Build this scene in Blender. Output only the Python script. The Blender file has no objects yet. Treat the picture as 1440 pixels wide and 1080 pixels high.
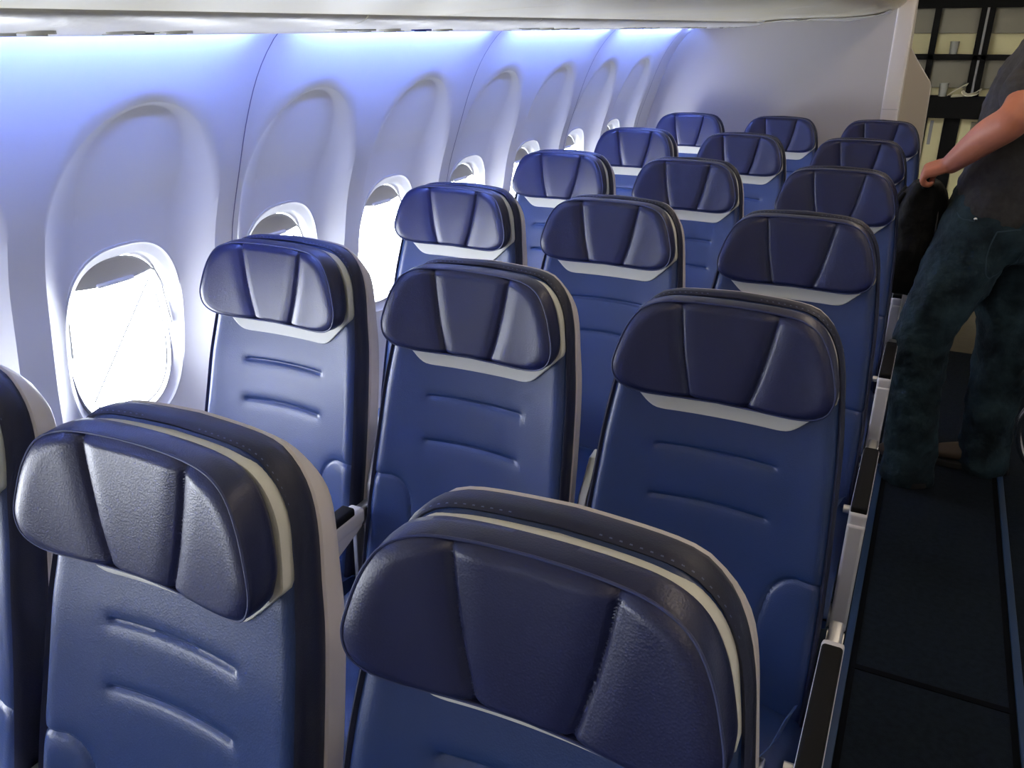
import bpy, bmesh, math, random
from mathutils import Vector, Matrix
random.seed(4)
C = bpy.context.scene.collection
FZ = 1.12                       # height of the headrest stitch line above the cabin floor
sc = bpy.context.scene

# ------------------------------------------------------------------ materials
def mat(name, col, rough=.5, metal=0., spec=.5, bump=None, coat=0., var=None, emit=None, alpha=None, sheen=0.):
    m = bpy.data.materials.new(name); m.use_nodes = True
    nt = m.node_tree; b = nt.nodes['Principled BSDF']
    b.inputs['Base Color'].default_value = (*col, 1)
    b.inputs['Roughness'].default_value = rough
    b.inputs['Metallic'].default_value = metal
    b.inputs['Specular IOR Level'].default_value = spec
    b.inputs['Coat Weight'].default_value = coat
    b.inputs['Coat Roughness'].default_value = .25
    b.inputs['Sheen Weight'].default_value = sheen
    tc = nt.nodes.new('ShaderNodeTexCoord')
    if bump:
        kind, scale, strength, dist = bump
        if kind == 'noise':
            t = nt.nodes.new('ShaderNodeTexNoise'); t.inputs['Scale'].default_value = scale; t.inputs['Detail'].default_value = 4
            out = t.outputs['Fac']
        elif kind == 'voronoi':
            t = nt.nodes.new('ShaderNodeTexVoronoi'); t.inputs['Scale'].default_value = scale; out = t.outputs['Distance']
        else:
            t = nt.nodes.new('ShaderNodeTexWave'); t.inputs['Scale'].default_value = scale; t.inputs['Distortion'].default_value = 1.5
            t.inputs['Detail'].default_value = 3; out = t.outputs['Fac']
        nt.links.new(tc.outputs['Object'], t.inputs['Vector'])
        bp = nt.nodes.new('ShaderNodeBump'); bp.inputs['Strength'].default_value = strength; bp.inputs['Distance'].default_value = dist
        nt.links.new(out, bp.inputs['Height']); nt.links.new(bp.outputs['Normal'], b.inputs['Normal'])
    if var:
        scale, c2 = var
        t = nt.nodes.new('ShaderNodeTexNoise'); t.inputs['Scale'].default_value = scale; t.inputs['Detail'].default_value = 5
        nt.links.new(tc.outputs['Object'], t.inputs['Vector'])
        r = nt.nodes.new('ShaderNodeValToRGB')
        r.color_ramp.elements[0].position = .35; r.color_ramp.elements[1].position = .65
        r.color_ramp.elements[0].color = (*col, 1); r.color_ramp.elements[1].color = (*c2, 1)
        nt.links.new(t.outputs['Fac'], r.inputs['Fac']); nt.links.new(r.outputs['Color'], b.inputs['Base Color'])
    if emit:
        b.inputs['Emission Color'].default_value = (*emit[0], 1); b.inputs['Emission Strength'].default_value = emit[1]
    return m

M = {}
M['leather'] = mat('blue_leather', (.012, .034, .125), .36, spec=.6, bump=('voronoi', 420, .10, .002))
M['leather_dark'] = mat('navy_leather', (.010, .014, .060), .36, spec=.55, bump=('voronoi', 420, .10, .002))
M['bolster'] = mat('midnight_leather', (.010, .013, .040), .48, spec=.45, bump=('voronoi', 420, .10, .002))
M['piping'] = mat('stitch_navy', (.03, .04, .12), .5)
M['stitch'] = mat('stitch_thread', (.10, .12, .22), .6)
M['collar'] = mat('pale_grey_vinyl', (.62, .62, .58), .55, bump=('noise', 600, .1, .001))
M['shell'] = mat('grey_seat_plastic', (.62, .58, .60), .45)
M['plastic_white'] = mat('white_seat_plastic', (.68, .67, .72), .4)
M['pad'] = mat('black_armrest_pad', (.006, .006, .007), .7, spec=.18, bump=('noise', 900, .15, .001))
M['metal'] = mat('brushed_metal', (.55, .56, .58), .35, metal=.9)
M['chrome'] = mat('polished_metal', (.75, .75, .76), .15, metal=1.)
M['belt'] = mat('blue_webbing', (.05, .10, .24), .7, bump=('wave', 90, .3, .002))
M['wall'] = mat('sidewall_plastic', (.78, .78, .80), .5, spec=.3)
M['reveal'] = mat('window_surround_plastic', (.72, .72, .75), .45)
M['shade'] = mat('window_shade_plastic', (.52, .51, .49), .5)
M['seam'] = mat('panel_gap', (.20, .20, .30), .7)
M['partition'] = mat('bulkhead_laminate', (.55, .53, .52), .55, bump=('noise', 300, .05, .001))
M['post'] = mat('bulkhead_trim_plastic', (.74, .70, .68), .45)
M['beige'] = mat('beige_lavatory_panel', (.52, .47, .40), .6, bump=('noise', 400, .08, .001))
M['bin'] = mat('bin_plastic', (.94, .86, .58), .38, var=(3, (.93, .86, .64)), bump=('noise', 5, .25, .03))
M['psu'] = mat('service_panel_plastic', (.88, .84, .72), .35, bump=('noise', 9, .35, .02))
M['film'] = mat('wrapped_plastic', (.80, .78, .68), .18, bump=('noise', 14, .5, .02))
M['dark'] = mat('dark_recess', (.02, .02, .022), .6)
M['lens_blue'] = mat('blue_call_button', (.02, .04, .30), .3)
M['lens'] = mat('reading_light_lens', (.85, .84, .75), .2)
M['ceiling'] = mat('ceiling_panel', (.72, .71, .69), .6)
M['carpet'] = mat('charcoal_navy_carpet', (.0075, .012, .019), .95, spec=.15, bump=('noise', 500, .8, .004), var=(60, (.011, .017, .026)))
M['carpet_line'] = mat('black_carpet_edge', (.003, .004, .006), .95, spec=.1)
M['track'] = mat('blue_track_cover', (.022, .055, .13), .45)
M['vinyl'] = mat('galley_vinyl_floor', (.075, .062, .035), .6, var=(20, (.062, .05, .028)))
M['galley_black'] = mat('black_galley_frame', (.004, .004, .004), .75, spec=.15)
M['galley_grey'] = mat('olive_grey_galley_panel', (.20, .185, .135), .55, bump=('noise', 300, .08, .001))
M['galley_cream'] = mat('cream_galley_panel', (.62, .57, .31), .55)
M['galley_rail'] = mat('grey_galley_rail', (.25, .25, .25), .4, metal=.6)
M['skin'] = mat('skin', (.50, .175, .095), .5, bump=('noise', 60, .15, .004), var=(14, (.56, .20, .115)))
M['shirt'] = mat('charcoal_cotton', (.048, .046, .045), .9, spec=.2, bump=('noise', 14, .55, .02), var=(60, (.060, .058, .056)))
M['jeans'] = mat('dark_denim', (.007, .014, .019), .85, spec=.25, bump=('noise', 11, .8, .03), var=(9, (.028, .056, .072)))
M['denim_seam'] = mat('denim_stitching', (.03, .06, .085), .8)
M['shoe'] = mat('brown_boot_leather', (.055, .035, .02), .6)
M['sole'] = mat('black_sole', (.01, .01, .01), .8)
M['hair'] = mat('short_brown_hair', (.06, .04, .025), .8, bump=('noise', 90, .6, .01))
M['bag'] = mat('black_nylon', (.003, .003, .003), .7, spec=.25, bump=('noise', 40, .4, .01))
M['zip'] = mat('zip_metal', (.12, .12, .12), .4, metal=.8)
M['lips'] = mat('lip_skin', (.42, .17, .14), .5)
M['eye'] = mat('eye_white', (.8, .8, .78), .2)
M['iris'] = mat('iris', (.05, .03, .02), .2)
M['cup'] = mat('translucent_grey_plastic', (.30, .30, .27), .3)
M['strap'] = mat('off_white_plastic', (.72, .68, .52), .5)
M['led'] = mat('blue_led_strip', (.1, .1, .1), .5, emit=((.17, .28, 1.0), 250))
M['lamp'] = mat('cabin_lamp', (.8, .8, .8), .5, emit=((1.0, .83, .64), 5.5))
M['lamp_galley'] = mat('galley_lamp', (.8, .8, .8), .5, emit=((1.0, .86, .58), 1.5))

def glass_mat():
    m = bpy.data.materials.new('window_pane_acrylic'); m.use_nodes = True
    nt = m.node_tree; nt.nodes.clear()
    o = nt.nodes.new('ShaderNodeOutputMaterial'); mx = nt.nodes.new('ShaderNodeMixShader')
    t = nt.nodes.new('ShaderNodeBsdfTransparent'); g = nt.nodes.new('ShaderNodeBsdfGlossy')
    t.inputs['Color'].default_value = (.97, .98, .98, 1); g.inputs['Roughness'].default_value = .05
    mx.inputs[0].default_value = .06
    nt.links.new(t.outputs[0], mx.inputs[1]); nt.links.new(g.outputs[0], mx.inputs[2]); nt.links.new(mx.outputs[0], o.inputs[0])
    return m
M['glass'] = glass_mat()

# ------------------------------------------------------------------ mesh helpers
class MB:
    def __init__(s): s.v = []; s.f = []
    def add(s, vs, fs):
        o = len(s.v); s.v += [tuple(v) for v in vs]; s.f += [tuple(i + o for i in f) for f in fs]; return s
    def loft(s, rings, closed=True, cap0=False, cap1=False):
        n = len(rings[0]); vs = [p for r in rings for p in r]; fs = []
        for a in range(len(rings) - 1):
            for i in range(n if closed else n - 1):
                j = (i + 1) % n
                fs.append((a*n+i, a*n+j, (a+1)*n+j, (a+1)*n+i))
        if cap0: fs.append(tuple(reversed(range(n))))
        if cap1: fs.append(tuple((len(rings)-1)*n + i for i in range(n)))
        return s.add(vs, fs)
    def box(s, x0, x1, y0, y1, z0, z1):
        v = [(x, y, z) for z in (z0, z1) for y in (y0, y1) for x in (x0, x1)]
        return s.add(v, [(0,2,3,1),(4,5,7,6),(0,1,5,4),(2,6,7,3),(0,4,6,2),(1,3,7,5)])
    def rbox(s, x0, x1, y0, y1, z0, z1, r=.006, n=4, axis='y'):
        # box with rounded edges: rounded-rect section swept along an axis, with shrunk end rings
        def sec(a0, a1, b0, b1, rr):
            pts = []
            for cx, cy, t0 in ((a1-rr, b1-rr, 0), (a0+rr, b1-rr, 90), (a0+rr, b0+rr, 180), (a1-rr, b0+rr, 270)):
                for k in range(n+1):
                    t = math.radians(t0 + 90*k/n); pts.append((cx+rr*math.cos(t), cy+rr*math.sin(t)))
            return pts
        rng = {'x': (y0,y1,z0,z1,x0,x1), 'y': (x0,x1,z0,z1,y0,y1), 'z': (x0,x1,y0,y1,z0,z1)}[axis]
        a0,a1,b0,b1,c0,c1 = rng
        rings = []
        for k in range(2*(n+1)):
            if k <= n: t = math.pi/2*k/n; c = c0 + r*(1-math.sin(t)); d = r*(1-math.cos(math.pi/2 - t)); d = r*(1-math.sin(t)) if False else r - r*math.sin(t); c = c0 + r - r*math.cos(math.pi/2 - t) if False else c0 + r*(1-math.sin(t)); ins = r*(1-math.cos(math.pi/2-t))
            else: t = math.pi/2*(k-n-1)/n; c = c1 - r + r*math.sin(t); ins = r*(1-math.cos(t))
            if k <= n: t = math.pi/2*(1-k/n); c = c0 + r - r*math.sin(t); ins = r*(1-math.cos(t))
            p = sec(a0+ins, a1-ins, b0+ins, b1-ins, max(r-ins, r*.15) if r-ins > 0 else r*.15)
            q = []
            for a, b in p:
                q.append({'x': (c,a,b), 'y': (a,c,b), 'z': (a,b,c)}[axis])
            rings.append(q)
        return s.loft(rings, True, True, True)
    def tube(s, pts, r, n=10, closed=False, caps=True):
        pts = [Vector(p) for p in pts]; rings = []; N = len(pts)
        up = None
        for i, p in enumerate(pts):
            a = pts[i-1] if (i > 0 or closed) else p; b = pts[(i+1) % N] if (i < N-1 or closed) else p
            t = (b-a).normalized()
            if up is None: up = Vector((0,0,1)) if abs(t.z) < .9 else Vector((1,0,0))
            u = (up - t*up.dot(t)).normalized(); w = t.cross(u); up = u
            rr = r[i] if isinstance(r, (list, tuple)) else r
            rings.append([tuple(p + (u*math.cos(2*math.pi*k/n) + w*math.sin(2*math.pi*k/n))*rr) for k in range(n)])
        if closed: rings.append(rings[0])
        return s.loft(rings, True, caps and not closed, caps and not closed)
    def prism(s, poly, y0, y1, axis='y'):
        f = {'y': lambda a,b,c: (a,c,b), 'x': lambda a,b,c: (c,a,b), 'z': lambda a,b,c: (a,b,c)}[axis]
        return s.loft([[f(a,b,y0) for a,b in poly], [f(a,b,y1) for a,b in poly]], True, True, True)
    def ellipsoid(s, c, r, n=16, m=10):
        rings = []
        for k in range(1, m):
            t = math.pi*k/m
            rings.append([(c[0]+r[0]*math.sin(t)*math.cos(2*math.pi*i/n), c[1]+r[1]*math.sin(t)*math.sin(2*math.pi*i/n), c[2]+r[2]*math.cos(t)) for i in range(n)])
        return s.loft(rings, True, True, True)
    def build(s, name, m, parent=None, smooth=True, bevel=0, subsurf=0):
        me = bpy.data.meshes.new(name); me.from_pydata(s.v, [], s.f); me.update()
        bm = bmesh.new(); bm.from_mesh(me); bmesh.ops.recalc_face_normals(bm, faces=bm.faces); bm.to_mesh(me); bm.free()
        me.materials.append(m)
        o = bpy.data.objects.new(name, me); C.objects.link(o)
        if smooth: me.polygons.foreach_set('use_smooth', [True]*len(me.polygons))
        if parent is not None: o.parent = parent
        if bevel:
            b = o.modifiers.new('bevel', 'BEVEL'); b.width = bevel; b.segments = 3; b.limit_method = 'ANGLE'; b.angle_limit = math.radians(40)
        if subsurf:
            d = o.modifiers.new('sub', 'SUBSURF'); d.levels = d.render_levels = subsurf
        if smooth:
            try: me.set_sharp_from_angle(angle=math.radians(42))
            except Exception: pass
        return o

def empty(name, loc, label=None, cat=None, group=None):
    o = bpy.data.objects.new(name, None); C.objects.link(o); o.location = loc; o.empty_display_size = .1
    if label: o['label'] = label
    if cat: o['category'] = cat
    if group: o['group'] = group
    return o
def tag(o, label=None, cat=None, group=None, kind=None):
    if label: o['label'] = label
    if cat: o['category'] = cat
    if group: o['group'] = group
    if kind: o['kind'] = kind
    return o
def copy_tree(o, parent=None):
    c = o.copy(); C.objects.link(c)
    if parent is not None: c.parent = parent
    for ch in list(o.children): copy_tree(ch, c)
    return c

def spline(P, n, closed=False):
    out = []; N = len(P); segs = N if closed else N-1
    for i in range(segs):
        if closed: p0,p1,p2,p3 = P[(i-1)%N],P[i],P[(i+1)%N],P[(i+2)%N]
        else: p0,p1,p2,p3 = P[max(i-1,0)],P[i],P[i+1],P[min(i+2,N-1)]
        for k in range(n):
            t = k/n
            out.append(tuple(.5*((2*b)+(-a+c)*t+(2*a-5*b+4*c-d)*t*t+(-a+3*b-3*c+d)*t**3) for a,b,c,d in zip(p0,p1,p2,p3)))
    if not closed: out.append(tuple(P[-1]))
    return out
def resample(P, n, closed=True):
    Q = list(P) + ([P[0]] if closed else [])
    L = [0]
    for a,b in zip(Q, Q[1:]): L.append(L[-1] + math.dist(a,b))
    out = []; j = 0
    for k in range(n):
        d = L[-1]*k/(n if closed else n-1)
        while j < len(L)-2 and L[j+1] < d: j += 1
        t = (d-L[j])/max(L[j+1]-L[j], 1e-9)
        out.append(tuple(a+(b-a)*min(t,1) for a,b in zip(Q[j],Q[j+1])))
    return out
def inset(P, d):
    n = len(P); out = []
    ar = sum(P[i][0]*P[(i+1)%n][1]-P[(i+1)%n][0]*P[i][1] for i in range(n)); sg = 1 if ar > 0 else -1
    for i in range(n):
        a, b = P[i-1], P[(i+1)%n]; tx, ty = b[0]-a[0], b[1]-a[1]; l = math.hypot(tx,ty) or 1
        out.append((P[i][0]-sg*ty/l*d, P[i][1]+sg*tx/l*d))
    return out
def lerp_tab(tab, x):
    if x <= tab[0][0]: return tab[0][1]
    for (a,va),(b,vb) in zip(tab, tab[1:]):
        if x <= b: return va+(vb-va)*(x-a)/(b-a)
    return tab[-1][1]
def sstep(a, b, x):
    t = min(max((x-a)/(b-a), 0), 1); return t*t*(3-2*t)
def seg_d(p, a, b):
    ax,ay=a; bx,by=b; dx,dy=bx-ax,by-ay; t=max(0,min(1,((p[0]-ax)*dx+(p[1]-ay)*dy)/(dx*dx+dy*dy+1e-12)))
    return math.hypot(p[0]-ax-t*dx, p[1]-ay-t*dy)
def poly_d(p, P): return min(seg_d(p,a,b) for a,b in zip(P,P[1:]))

# ------------------------------------------------------------------ seat
# profile heights below are measured from the headrest stitch line; seat empties stand on the floor
HALF = [(.010,.0),(.004,.105),(-.012,.143),(-.045,.168),(-.09,.183),(-.15,.193),(-.22,.202),(-.30,.208),(-.45,.216),(-.60,.219),(-.72,.218)]
_bp = sorted(spline([(-.80,-.138),(-.72,-.115),(-.55,-.072),(-.45,-.046),(-.355,-.022),(-.262,0),(-.19,.019),(-.12,.033),(-.05,.042),(.02,.046)], 6))
def back_plane(z): return lerp_tab(_bp, z)
def back_surf(x, z): return back_plane(z) - .027*(abs(x)/.2)**2.2*(1-.55*sstep(-.17, -.03, z))
def thick(z): return .72+.28*(1-sstep(-.30, 0, z))
def smooth_outline(half, n):
    P = spline([(x,z) for z,x in half], 12)
    full = P + [(-x,z) for x,z in reversed(P[1:])]
    return resample(full, n, True)
OUT = smooth_outline(HALF, 132)
HTAB = sorted([(z,x) for x,z in spline([(x,z) for z,x in HALF], 12)])
def half_w(z): return lerp_tab(HTAB, z)

SEAMS = [spline([(-.101,-.2621),(-.05,-.26085),(0,-.2605),(.05,-.26085),(.101,-.2621)], 10), spline([(-.100,-.3521),(-.05,-.3503),(0,-.3497),(.05,-.3503),(.100,-.3521)], 10)]
LOBE = spline([(.225,-.440),(.185,-.433),(.152,-.440),(.128,-.468),(.118,-.52),(.112,-.58),(.100,-.66)], 6)
def build_cushion_front(parent):
    mb = MB(); NX, NZ = 120, 300; rows = []
    for j in range(NZ+1):
        z = -.72 + (.004+.72)*j/NZ; w = max(half_w(z)-.004, .004); r = []
        for i in range(NX+1):
            u = -1+2*i/NX; u = math.copysign(1-(1-abs(u))**1.15, u)
            x = u*w; zr = z
            z = zr - .0019*(min(abs(x), .13)/.1)**2*sstep(-.46, -.38, zr)*(1-sstep(-.22, -.12, zr)); y = back_surf(x, z) + .002
            e = max(0, 1-(w-abs(x))/.03); y += .016*e*e*e
            e = max(0, 1-(.004-z)/.03); y += .014*e*e
            p = (x, z)
            if -.38 < z < -.23:
                d = min(poly_d(p, s) for s in SEAMS); y += .0040*math.exp(-(d/.0034)**2) + .0022*math.exp(-(d/.012)**2)
            if z < -.41 and abs(x) > .085:
                q = (abs(x), z); d = poly_d(q, LOBE); y += .0036*math.exp(-(d/.0034)**2) + .0022*math.exp(-(d/.013)**2)
            r.append((x, y, z+FZ)); z = zr
        rows.append(r)
    mb.loft(rows, closed=False)
    return mb.build('backrest_cushion', M['leather'], parent)
def ring(d, off, dz=0.):
    return [(x, back_surf(x, z)+.016+(off-.016)*thick(z), z+FZ+dz) for x, z in inset(OUT, d)]
def shell_ring(d, off):
    out = []
    for x, z in inset(OUT, d):
        o = .016+(off-.016)*thick(z)
        out.append((x, back_surf(x, z)+o, z+FZ-max(0, o-.055)*.75*sstep(-.09, -.005, z)))
    return out
def seam_tube(pts2, parent, name, m, r, off):
    mb = MB(); mb.tube([(x, back_plane(z)+off, z+FZ) for x,z in pts2], r, 6); return mb.build(name, m, parent)
def build_bolster(parent):
    mb = MB()
    mb.loft([ring(.035,.030), ring(.010,.018), ring(.003,.010), ring(-.001,.016), ring(-.002,.026), ring(-.001,.045), ring(.005,.066), ring(.014,.072), ring(.03,.072)], True, False, True)
    o = mb.build('side_bolster', M['bolster'], parent)
    st = MB(); sp = resample([(x, back_surf(x, z)+.0155, z+FZ) for x, z in inset(OUT, .0012)][2:-2], 900, False)
    st.tube(sp, [.0016 if (i//2) % 2 else .0007 for i in range(len(sp))], 5); st.build('stitching', M['stitch'], o)
    return o
def build_shell(parent):
    mb = MB()
    mb.loft([shell_ring(.018,.070), shell_ring(.006,.067), shell_ring(.003,.071), shell_ring(.004,.092), shell_ring(.010,.110), shell_ring(.026,.122), shell_ring(.06,.126)], True, True, True)
    return mb.build('back_shell', M['shell'], parent)
COL = [(0,.0),(.10,-.004),(.14,-.018),(.166,-.055),(.179,-.105),(.184,-.132)]
def build_collar(parent):
    P = []
    top = spline(COL[:6], 6); low = [COL[5], (.156,-.161), (.129,-.187), (.120,-.193), (.109,-.197), (.096,-.198), (0,-.198)]
    half = top + low[1:]
    full = half + [(-x,z) for x,z in reversed(half[1:-1])]
    full = resample(full, 120, True)
    def rg(d, off): return [(x, back_surf(x, z)+off, z+FZ) for x,z in inset(full, d)]
    mb = MB(); mb.loft([rg(0,.03), rg(0,.001), rg(.0015,-.0025), rg(.004,-.003)], True)
    base = inset(full, .004)
    cr = []
    for k in (1, .97, .9, .8, .65, .5, .35, .2, .05):
        cr.append([(x*k, back_surf(x*k, -.1+(z+.1)*k)-.003, -.1+(z+.1)*k+FZ) for x, z in base])
    mb.loft(cr, True, False, True)
    return mb.build('headrest_base', M['collar'], parent)

HH = [(0,.006),(.07,.005),(.112,.001),(.142,-.013),(.162,-.042),(.175,-.08),(.180,-.108),(.173,-.132),(.152,-.147),(.115,-.154),(.05,-.155),(0,-.154)]
def head_plane(z): return .13*z
def build_headrest(parent):
    half = spline(HH, 8); full = half + [(-x,z) for x,z in reversed(half[1:-1])]
    N = 220; full = resample(full, N, True)
    sL = spline([(-.080,.010),(-.073,-.04),(-.062,-.10),(-.046,-.158)], 5)
    sR = [(-x,z) for x,z in sL]; cx, cz = 0., -.08
    mb = MB(); rings = []; K = 60
    dd = lambda p: min(poly_d(p, sL), poly_d(p, sR))
    for k in range(K+1):
        s = (k+.02)/(K+.02); r = []
        for x0, z0 in full:
            x = cx+(x0-cx)*s; z = cz+(z0-cz)*s
            y = head_plane(z) - .006
            edge = max(0, 1-(1-s)/.16); y += .009*edge**2.6
            d = dd((x, z)); y += .0050*math.exp(-(d/.0034)**2) + .0050*math.exp(-(d/.016)**2)
            y -= .027*(abs(x)/.18)**2.2
            r.append((x, y, z+FZ))
        rings.append(r)
    # side wall back to the collar
    def side(d, off, f=0.):
        out = []
        for x, z in inset(full, d):
            a = head_plane(z)+off-.027*(abs(x)/.18)**2.2; bk = back_surf(x, z)+.004
            out.append((x, a+(bk-a)*f, z+FZ))
        return out
    rings += [side(-.0015,.005), side(-.003,.012), side(-.004,.012,.30), side(-.003,.012,.58), side(.003,.012,.74), side(.014,.012,.80), side(.05,.012,.9)]
    mb.loft(rings, True, False, True)
    o = mb.build('headrest', M['leather_dark'], parent)
    p = MB(); p.tube([(x, head_plane(z)+.0035-.027*(abs(x)/.18)**2.2, z+FZ) for x,z in inset(full,-.0012)], .0016, 6, closed=True)
    p.build('piping', M['piping'], o)
    return o
def build_seat_bottom(parent):
    mb = MB(); rings = []
    prof = [(-.10,.40,.0),(-.085,.43,.0),(-.10,.452,.0),(-.16,.462,.0),(-.30,.465,.0),(-.44,.470,.0),(-.50,.462,0),(-.525,.43,0),(-.52,.385,0),(-.48,.365,0),(-.2,.355,0)]
    prof = resample(spline([(y,z) for y,z,_ in prof], 5, True), 60, True)
    for k in range(9):
        t = -1+2*k/8; x = .222*math.copysign(1-(1-abs(t))**1.8, t); e = abs(t)**6
        rings.append([(x, y, z-.018*e*(1 if z > .42 else -.3)) for y, z in prof])
    mb.loft(rings, True, True, True)
    return mb.build('seat_cushion', M['leather'], parent)
def build_armrest(parent, x, side, end_panel):
    a = MB(); w = .018
    a.rbox(x-w, x+w, -.42, -.085, .575, .612, .008)
    arm = a.build('armrest', M['plastic_white'], parent)
    p = MB(); p.rbox(x-w+.0015, x+w-.0015, -.415, -.115, .606, .626, .006); p.build('armrest_pad', M['pad'], arm)
    b = MB(); b.tube([(x-w-.014, -.36, .585), (x-w+.002, -.36, .585)], .009, 12); b.build('recline_button', M['metal'], arm)
    h = MB(); h.rbox(x-.012, x+.012, -.095, -.02, .565, .605, .006); h.tube([(x-.014,-.045,.58),(x+.014,-.045,.58)], .016, 14); h.build('hinge', M['metal'], arm)
    if end_panel:
        e = MB(); poly = [(-.425,.585),(-.425,.33),(-.40,.295),(-.12,.295),(-.06,.36),(-.05,.585)]
        e.prism(poly, x-.018, x+.018, 'x'); o = e.build('end_panel', M['plastic_white'], arm, True, .006)
    else:
        g = MB(); g.prism([(-.40,.59),(-.37,.545),(-.18,.535),(-.09,.565),(-.085,.59)], x-.012, x+.012, 'x'); g.build('side_cover', M['plastic_white'], arm, True, .004)
        k = MB(); pts = [(x, -.03, .60),(x,-.015,.66),(x,.02,.74),(x,.05,.80)]
        k.prism([(-.05,.57),(-.02,.57),(.0,.64),(.035,.71),(.075,.75),(.075,.78),(.045,.775),(-.005,.715),(-.04,.64)], x-.009, x+.009, 'x'); k.build('recline_bracket', M['metal'], arm, True, .003)
        k2 = MB(); k2.prism([(-.16,.33),(-.12,.30),(-.075,.42),(-.075,.56),(-.105,.56),(-.11,.43)], x-.005, x+.005, 'x'); k2.build('mounting_plate', M['metal'], arm, True, .002)
    return arm
def build_belt(parent, x, side):
    mb = MB(); pts = [(x, -.10, .47), (x-side*.008, -.17, .50), (x-side*.02, -.24, .50), (x-side*.045, -.28, .482), (x-side*.09, -.30, .474)]
    rings = []
    for i, (px, py, pz) in enumerate(pts):
        rings.append([(px-.004, py-.022, pz+.012), (px+.004, py+.022, pz-.006), (px+.006, py+.022, pz-.004), (px-.002, py-.022, pz+.014)])
    mb.loft(rings, True, True, True); o = mb.build('seat_belt', M['belt'], parent)
    t = MB(); t.rbox(pts[3][0]-.02, pts[3][0]+.02, -.31, -.262, .482, .492, .003); t.build('buckle_tongue', M['metal'], o)
    return o
def build_seat(aisle):
    s = empty('airline_seat', (0,0,0), 'navy seat', 'seat', 'navy leather seats in six rows of three')
    build_cushion_front(s); build_bolster(s); build_shell(s); build_collar(s); build_headrest(s); build_seat_bottom(s)
    lo = MB(); rr = []
    for z in [-.70+.54*k/24 for k in range(25)]:
        w = half_w(z); yb = back_surf(w, z)
        rr.append([(-w+.009,yb+.062,z+FZ),(-w+.005,yb+.068,z+FZ),(-w+.006,yb+.088,z+FZ),(-w+.016,yb+.105,z+FZ),(-w+.05,yb+.125,z+FZ),(0,yb+.140,z+FZ),(w-.05,yb+.125,z+FZ),(w-.016,yb+.105,z+FZ),(w-.006,yb+.088,z+FZ),(w-.005,yb+.068,z+FZ),(w-.009,yb+.062,z+FZ)])
    lo.loft(rr, True, True, True); lo.build('lower_shell', M['shell'], s)
    build_armrest(s, .243 if aisle else .239, 1, aisle)
    build_belt(s, .205, 1)
    for yy in (-.14, -.42):
        l = MB(); l.loft([[(sx*.018, yy+sy*.018+k*.02, z) for sx, sy in ((-1,-1),(1,-1),(1,1),(-1,1))] for k, z in ((-1,0),(0,.2),(0,.36))], True, True, True)
        l.build('leg', M['metal'], s, True, .004)
    for yy in (-.44, -.16):
        b = MB(); b.rbox(-.225, .225, yy, yy+.05, .325, .362, .006, axis='x'); b.build('support_beam', M['metal'], s)
    return s

PX, PY = .47765, .813
RY = [.047, .003, -.046, -.049, .002, .043]
RX = [.016, .007, .004, -.010, -.017, .001]
DX = {(2,1): -.004, (3,1): -.006, (3,2): .009}
ROWN = ['first and nearest', 'second', 'third', 'fourth', 'fifth', 'sixth and last']
HINT = {
 (0,0): 'navy window seat of the nearest row, cut off by the left edge',
 (0,1): 'navy middle seat of the nearest row, its grey-lit headrest large at lower left',
 (0,2): 'dark navy aisle seat of the nearest row, its front cropped by the bottom edge',
 (1,0): 'blue window seat of the second row, headrest shining brightest, beside the big window',
 (1,1): 'blue leather middle seat of the second row, between shining window seat and dark aisle seat',
 (1,2): 'dark blue aisle seat of the second row, its whole front in view beside two armrests',
 (2,0): 'blue leather window seat of the third row from the camera',
 (2,1): 'blue leather middle seat of the third row from the camera',
 (2,2): 'dark blue aisle seat of the third row, just behind the second-row aisle seat',
 (3,0): 'blue leather window seat of the fourth row from the camera',
 (3,1): 'blue leather middle seat of the fourth row from the camera',
 (3,2): 'dark blue aisle seat of the fourth row, beside the black backpack',
 (4,0): 'blue leather window seat of the fifth row, one ahead of the last row',
 (4,1): 'blue leather middle seat of the fifth row, one ahead of the last row',
 (4,2): 'dark blue aisle seat of the fifth row, one ahead of the last row',
 (5,0): 'small blue window seat of the last row, against the rear partition beside the sidewall',
 (5,1): 'small blue middle seat of the last row, against the rear partition',
 (5,2): 'small dark aisle seat of the last row, in front of the white partition post',
}
proto = build_seat(False); proto_a = build_seat(True); used = set()
for r in range(6):
    for c in range(3):
        src = proto_a if c == 2 else proto
        s = src if src.name not in used else copy_tree(src)
        used.add(src.name)
        s.location = ((c-1)*PX + RX[r] + DX.get((r,c), 0), r*PY + RY[r], 0)
        s['label'] = HINT[(r,c)]

# ------------------------------------------------------------------ left sidewall with windows
WX = [(-1.12,-.80),(-.9,-.838),(-.7,-.855),(-.5,-.850),(-.3,-.832),(-.14,-.806),(-.02,-.783),(.115,-.738),(.23,-.696),(.325,-.650),(.396,-.597),(.449,-.535),(.52,-.44),(.62,-.30)]
_wp = spline([(z,x) for z,x in WX], 8)
def wall_x(z): return lerp_tab(_wp, z)
WY0, WP = .748, .526
WZC, WHW, WHH = -.245, .163, .232
def edge_lo(k): return .94-.64*k
def rec_e(dy, z):
    a = (abs(dy)/.225)**2.0; e = a + (((z-.05)/.240)**2.0 if z > .06 else 0)
    return e, a/max(e, 1e-6)
def recess(dy, z):
    e, k = rec_e(dy, z)
    lo = edge_lo(k); q = min(max((1-e)/(1-lo), 0), 1); m = q*(1.5-.5*q*q)
    d = .052 if z < .07 else .052-.043*min(1, (z-.07)/.22)
    return d*m*sstep(-.86, -.62, z)
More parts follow.
